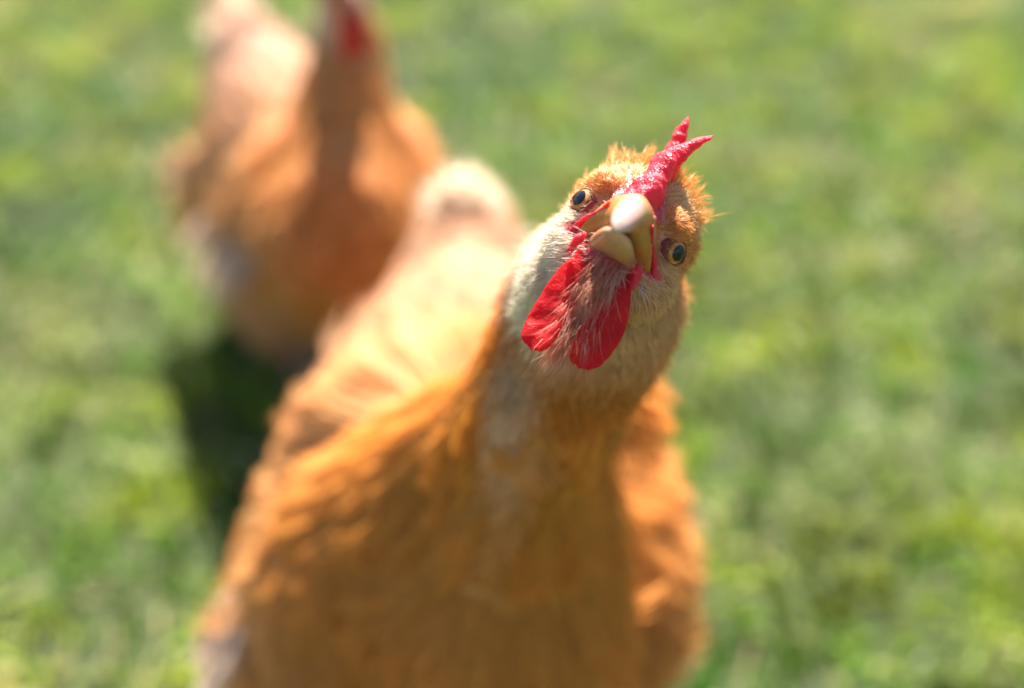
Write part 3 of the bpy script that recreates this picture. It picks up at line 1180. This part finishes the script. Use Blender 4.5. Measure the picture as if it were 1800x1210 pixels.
        for (ra, rb, dz, flat) in ((3.95, 3.25, 3.55, 1), (4.15, 3.45, 3.95, 1), (4.6, 3.95, 3.8, 1), (5.2, 4.6, 2.8, 1), (5.6, 5.0, 0.8, 1)):
            rings.append(bagc + (a1 * np.cos(th)[:, None] * ra * (1 + 0.10 * np.abs(np.cos(th))[:, None] ** 4) + b1 * np.sin(th)[:, None] * rb + axw * dz) / 1000)
        v = np.vstack(rings)
        v = v + (noise(v * 1000, 0.9, 4) - 0.5)[:, None] * 0.0004 * axw
        obj('eyelid', mesh_np('eyelid', v, [grid_faces(len(rings), 48)[:, ::-1]]), M['lid'], iris)

    # ---- wings: a folded paddle with rows of coverts and single flight feathers
    for s in (-1, 1):
        wg = cfg['wing']
        bag = Bag()
        c0 = V(wg['x'], s * (wg['y'] if s < 0 else wg['yl']), wg['z'])
        ax = np.stack([unit(V(1, -s * wg['toe'], wg['rise'])), V(0, 0, 0), V(0, 0, 0)])
        ax[1] = unit(np.cross(V(0, -s * 0.28, 1), ax[0]))
        ax[2] = np.cross(ax[0], ax[1])
        bag.ellipsoid(c0, V(0.105, 0.020, 0.058), ax)
        bag.ellipsoid(c0 + ax[0] * 0.065, V(0.045, 0.024, 0.045), ax)
        wm = bag.fused(0.004, 6)
        wa = mesh_arrays(wm)
        wm.color_attributes.new('col', 'FLOAT_COLOR', 'POINT').data.foreach_set('color', np.tile(np.append(BUFF * 0.8, 1), len(wm.vertices)).astype(np.float32))
        wm.name = 'wing'
        wing = obj('wing', wm, M['skin'], root)
        nW = int(1100 * ql)
        out_ = ax[1] * np.sign(ax[1] @ V(0, s, 0))
        P, N = scatter(wa, nW, lambda c, n: smooth(-0.3, 0.2, n @ out_), rng)
        D = unit(-ax[0] - 0.12 * ax[2] + rng.normal(0, 0.08, P.shape))
        D = unit(D - N * (D * N).sum(1, keepdims=True))
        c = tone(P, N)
        br = rng.uniform(0.8, 1.15, (nW, 1)) * 0.15 + 0.85
        sz = rng.uniform(0.8, 1.2, nW)
        v, f, cc = feathers(P, D, N, 0.034 * sz, 0.022 * sz, 7, rng.uniform(0.02, 0.10, nW), c * 0.82 * br, np.clip(c * 1.12 + 0.03, 0, 0.9) * br, rng, cup=0.3, point=0.6)
        obj('wing_coverts', mesh_np('wing_coverts', v, f, cc, False), M['plume'], wing, 'stuff')
        for k in range(8):
            t = k / 7
            p = c0 - ax[0] * (0.045 + 0.01 * t) + ax[2] * (0.032 - 0.075 * t) + out_ * (0.012 - 0.008 * t)
            dd = unit(-ax[0] - ax[2] * (0.02 + 0.20 * t) - out_ * 0.10)
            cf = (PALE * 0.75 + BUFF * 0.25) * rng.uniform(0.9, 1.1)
            v, f, cc = feathers(p[None], dd[None], out_[None], np.array([0.105 - 0.012 * t]), np.array([0.026]), 26, np.array([0.08]), cf[None] * 0.85, cf[None] * 1.1, rng, cup=0.2, point=0.6, ragged=0.04)
            obj('flight_feather', mesh_np('flight_feather', v, f, cc, False), M['plume'], wing)

    for k, (p0, p1, ln, wd) in enumerate(cfg['loose']):
        p0, p1 = loc(p0), loc(p1)
        dd = unit(p1 - p0)
        nn = unit(V(0.5, -0.6, 0.6) - dd * (dd @ V(0.5, -0.6, 0.6)))
        v, f, cc = plumes(p0[None], dd[None], nn[None], np.array([ln]), np.array([wd]), 700, np.array([0.1]), (CREAM * 0.6 + PALE * 0.4)[None], (CREAM * 0.75 + PALE * 0.25)[None], rng, 0.0012)
        obj('flank_feather', mesh_np('flank_feather', v, f, cc, False), M['plume'], root)

    # ---- tail: a short tented fan of single feathers
    tb = V(*cfg['tail'])
    for k in range(12):
        sgn = -1 if k % 2 else 1
        t = (k // 2) / 5
        p = tb + V(0.012 * t, sgn * (0.004 + 0.012 * t), -0.012 * t)
        dd = unit(V(-0.85 - 0.05 * t, sgn * 0.10 * t, cfg['tail_up'] - 0.25 * t))
        nn = unit(V(0.50, sgn * 0.35, 0.85))
        nn = unit(nn - dd * (nn @ dd))
        cf = srgb(240, 216, 190) * rng.uniform(0.92, 1.04)  # pale tail, painted lighter still for the glow of back-light
        v, f, cc = feathers(p[None], dd[None], nn[None], np.array([cfg['tail_len'] * (1 - 0.25 * t)]), np.array([0.024]), 26, np.array([0.10]), cf[None] * 0.9, cf[None] * 1.08, rng, cup=0.25, point=0.45, ragged=0.04)
        obj('tail_feather', mesh_np('tail_feather', v, f, cc, False), M['tail'], root)

    # ---- legs
    for s in (-1, 1):
        b = V(cfg['foot_x'], s * 0.05, 0)
        v, q4, t3 = tube(catmull(np.array([b + V(-0.005, 0, 0.16), b + V(-0.012, 0, 0.10), b + V(-0.006, 0, 0.05), b + V(0, 0, 0.014)]), 6), np.interp(np.arange(18), [0, 6, 17], [0.011, 0.0085, 0.0075])[:18], 12)
        leg = obj('leg', mesh_np('leg', v, [q4, t3]), M['shank'], root)
        for an, ln in ((0.0, 0.062), (0.55, 0.052), (-0.55, 0.052), (math.pi - 0.25 * s, 0.026)):
            dx, dy = math.cos(an), math.sin(an)
            pp = catmull(np.array([b + V(0, 0, 0.014), b + V(dx * ln * .45, dy * ln * .45, 0.012), b + V(dx * ln * .85, dy * ln * .85, 0.008), b + V(dx * ln * 1.15, dy * ln * 1.15, 0.004)]), 5)
            v, q4, t3 = tube(pp, np.interp(np.arange(len(pp)), [0, 10, len(pp) - 1], [0.0072, 0.0052, 0.0012]), 10)
            obj('toe', mesh_np('toe', v, [q4, t3]), M['shank'], leg)
    return root


def face_bare(q):
    """1 on the naked red skin round the beak, along the comb's foot and about the eyes (head mm)"""
    f, r, u = q[:, 0], np.abs(q[:, 1]), q[:, 2]
    b = smooth(2.6, 0.6, np.sqrt(((f - 14) / 3.2) ** 2 + (np.maximum(r - 4, 0) / 4) ** 2 + ((u + 4) / 5.0) ** 2))
    front = smooth(7.0, 15.0, f + 0.1 * u) * (u < 14) * np.maximum(smooth(9.5, 7.0, r), smooth(3, 0, u))
    strip = smooth(1.4, 0.0, r - 3.0 - 4.5 * smooth(3, 13, f)) * smooth(-22, -14, f) * (u > 4)
    chin = (smooth(9, 6.5, r) * smooth(-12, -14.5, u) * smooth(-31, -25, u) * smooth(-2, 3, f))
    eye = smooth(5.0, 4.0, np.sqrt((f - 7.2) ** 2 + ((u + 0.9) / 0.92) ** 2 + (r - 17.5) ** 2 * 0.6))
    jaw = smooth(3.0, 1.4, np.sqrt((np.maximum(np.abs(f - 12) - 6, 0)) ** 2 + (u + 9.5) ** 2)) * (r > 5) * 0.9
    return np.clip(np.maximum.reduce([front * 0.95, strip, chin, eye, jaw]), 0, 1) * (np.linalg.norm(q, axis=1) < 44)


def axes_towards(pos, target, roll, pitch, yaw):
    """head axes of a bird that looks at target, then rolls, pitches and yaws its head"""
    w_ = unit(np.asarray(target, float) - pos)
    s0 = unit(np.cross(V(0, 0, 1), w_))        # the bird's left
    u0 = np.cross(w_, s0)
    r_ = s0 * math.cos(roll) - u0 * math.sin(roll)
    u_ = s0 * math.sin(roll) + u0 * math.cos(roll)
    f_ = w_
    f2 = f_ * math.cos(yaw) - r_ * math.sin(yaw)
    r2 = r_ * math.cos(yaw) + f_ * math.sin(yaw)
    f3 = f2 * math.cos(pitch) + u_ * math.sin(pitch)
    u3 = u_ * math.cos(pitch) - f2 * math.sin(pitch)
    return f3, r2, u3


CAMP = V(0, 0, CAM_H)


def bend_front(s, over):
    k = min(1.0, over / 14.0)
    if s < 0.245:
        return 1.0 * k
    if s < 0.43:
        return 8.5 * k ** 1.3
    if s < 0.62:
        return -2.5 * k
    return -0.5 * k


h1 = pix(1105, 402, 0.300)
hen1 = dict(
    seed=5, at=(-0.027, 0.47), yaw=math.radians(2), label='buff hen in front tilting its head and staring up into the camera',
    head=h1, head_axes=axes_towards(h1, CAMP, math.radians(25.5), math.radians(15), math.radians(4)),
    torso=[(-0.205, 0.300, 0.022, 0.022), (-0.165, 0.285, 0.048, 0.056), (-0.11, 0.258, 0.074, 0.088), (-0.045, 0.245, 0.098, 0.108), (0.02, 0.240, 0.112, 0.112), (0.075, 0.244, 0.116, 0.104), (0.118, 0.255, 0.096, 0.086), (0.145, 0.272, 0.058, 0.060), (0.156, 0.28, 0.02, 0.02)],
    neck=[(0.055, -0.005, 0.275), pix(850, 1010, 0.51), pix(895, 885, 0.472), pix(936, 748, 0.424), pix(992, 640, 0.376), pix(1046, 530, 0.341)],
    neck_r=[0.090, 0.064, 0.046, 0.0340, 0.0285, 0.0275],
    lumps=[(0.03, 0.055, 0.155, 0.08, 0.055, 0.085), (0.035, -0.080, 0.165, 0.08, 0.065, 0.09), (-0.12, 0, 0.20, 0.07, 0.07, 0.08)],
    voxel=0.0018, pale=0.8, quality=1.0, n_body=10500, n_neck=8800, n_headf=2200, n_hair=36000, n_throat=2900, hair_w=0.00022,
    wattle_len=32, wattle_turn=22, wattle_out=3.4, comb_bend=bend_front,
    nape=[(-27, -7, -20, 13, 16, 18), (-16, -12, -20, 12, 9.5, 11)], loose=[(pix(425, 1030, 0.565), pix(350, 1180, 0.575), 0.055, 0.026), (pix(430, 1090, 0.555), pix(350, 1260, 0.565), 0.06, 0.026)], cape=[[(*pix(1000, 690, 0.412), 0.026), (*pix(900, 770, 0.455), 0.036), (*pix(790, 870, 0.505), 0.050), (*pix(690, 960, 0.545), 0.058)], [(*pix(940, 760, 0.43), 0.030), (*pix(920, 900, 0.48), 0.046), (*pix(890, 1040, 0.51), 0.062)]], tint=0.0, strands=20, fine=80, streak=[pix(935, 640, 0.342), pix(925, 760, 0.384), pix(900, 920, 0.430)], nb=(9, 14),
    wing=dict(x=0.0, y=0.118, yl=0.098, z=0.195, toe=0.10, rise=0.10), tail=(-0.185, 0.0, 0.306), tail_up=0.34, tail_len=0.08, foot_x=0.0)
build_hen(hen1)

h2 = pix(606, -22, 0.82)
hen2 = dict(
    seed=9, at=(-0.205, 0.965), yaw=math.radians(32), label='buff hen standing upright behind, its head cut off by the top edge',
    head=h2, head_axes=axes_towards(h2, CAMP, math.radians(-4), math.radians(-8), math.radians(-16)),
    torso=[(-0.205, 0.300, 0.022, 0.022), (-0.165, 0.280, 0.050, 0.056), (-0.11, 0.245, 0.078, 0.088), (-0.045, 0.220, 0.098, 0.112), (0.02, 0.197, 0.104, 0.126), (0.075, 0.195, 0.102, 0.118), (0.112, 0.204, 0.088, 0.092), (0.136, 0.210, 0.060, 0.064), (0.148, 0.212, 0.02, 0.02)],
    neck=[(0.06, 0.0, 0.235), pix(598, 385, 0.88), pix(604, 260, 0.878), pix(608, 160, 0.875), pix(610, 85, 0.868)],
    neck_r=[0.088, 0.066, 0.050, 0.039, 0.031],
    lumps=[(-0.01, 0.055, 0.11, 0.08, 0.052, 0.075), (-0.01, -0.055, 0.11, 0.08, 0.052, 0.075), (-0.12, 0, 0.18, 0.08, 0.075, 0.10)],
    voxel=0.003, pale=1.0, quality=1.0, n_body=5200, n_neck=2200, n_headf=900, n_hair=3500, n_throat=500, hair_w=0.0006,
    wattle_len=40, wattle_turn=35, wattle_out=2.5, comb_bend=lambda s, over: 0.02 * over,
    nape=[], loose=[(pix(440, 385, 0.99), pix(330, 520, 1.0), 0.085, 0.045), (pix(420, 360, 1.02), pix(320, 440, 1.03), 0.075, 0.04), (pix(445, 430, 0.97), pix(370, 540, 0.975), 0.07, 0.045)], cape=[], tint=0.18, strands=8, fine=30, streak=None, nb=(7, 7),
    wing=dict(x=-0.055, y=0.090, yl=0.084, z=0.192, toe=0.12, rise=0.16), tail=(-0.175, 0.0, 0.310), tail_up=0.7, tail_len=0.098, foot_x=0.0)
build_hen(hen2)
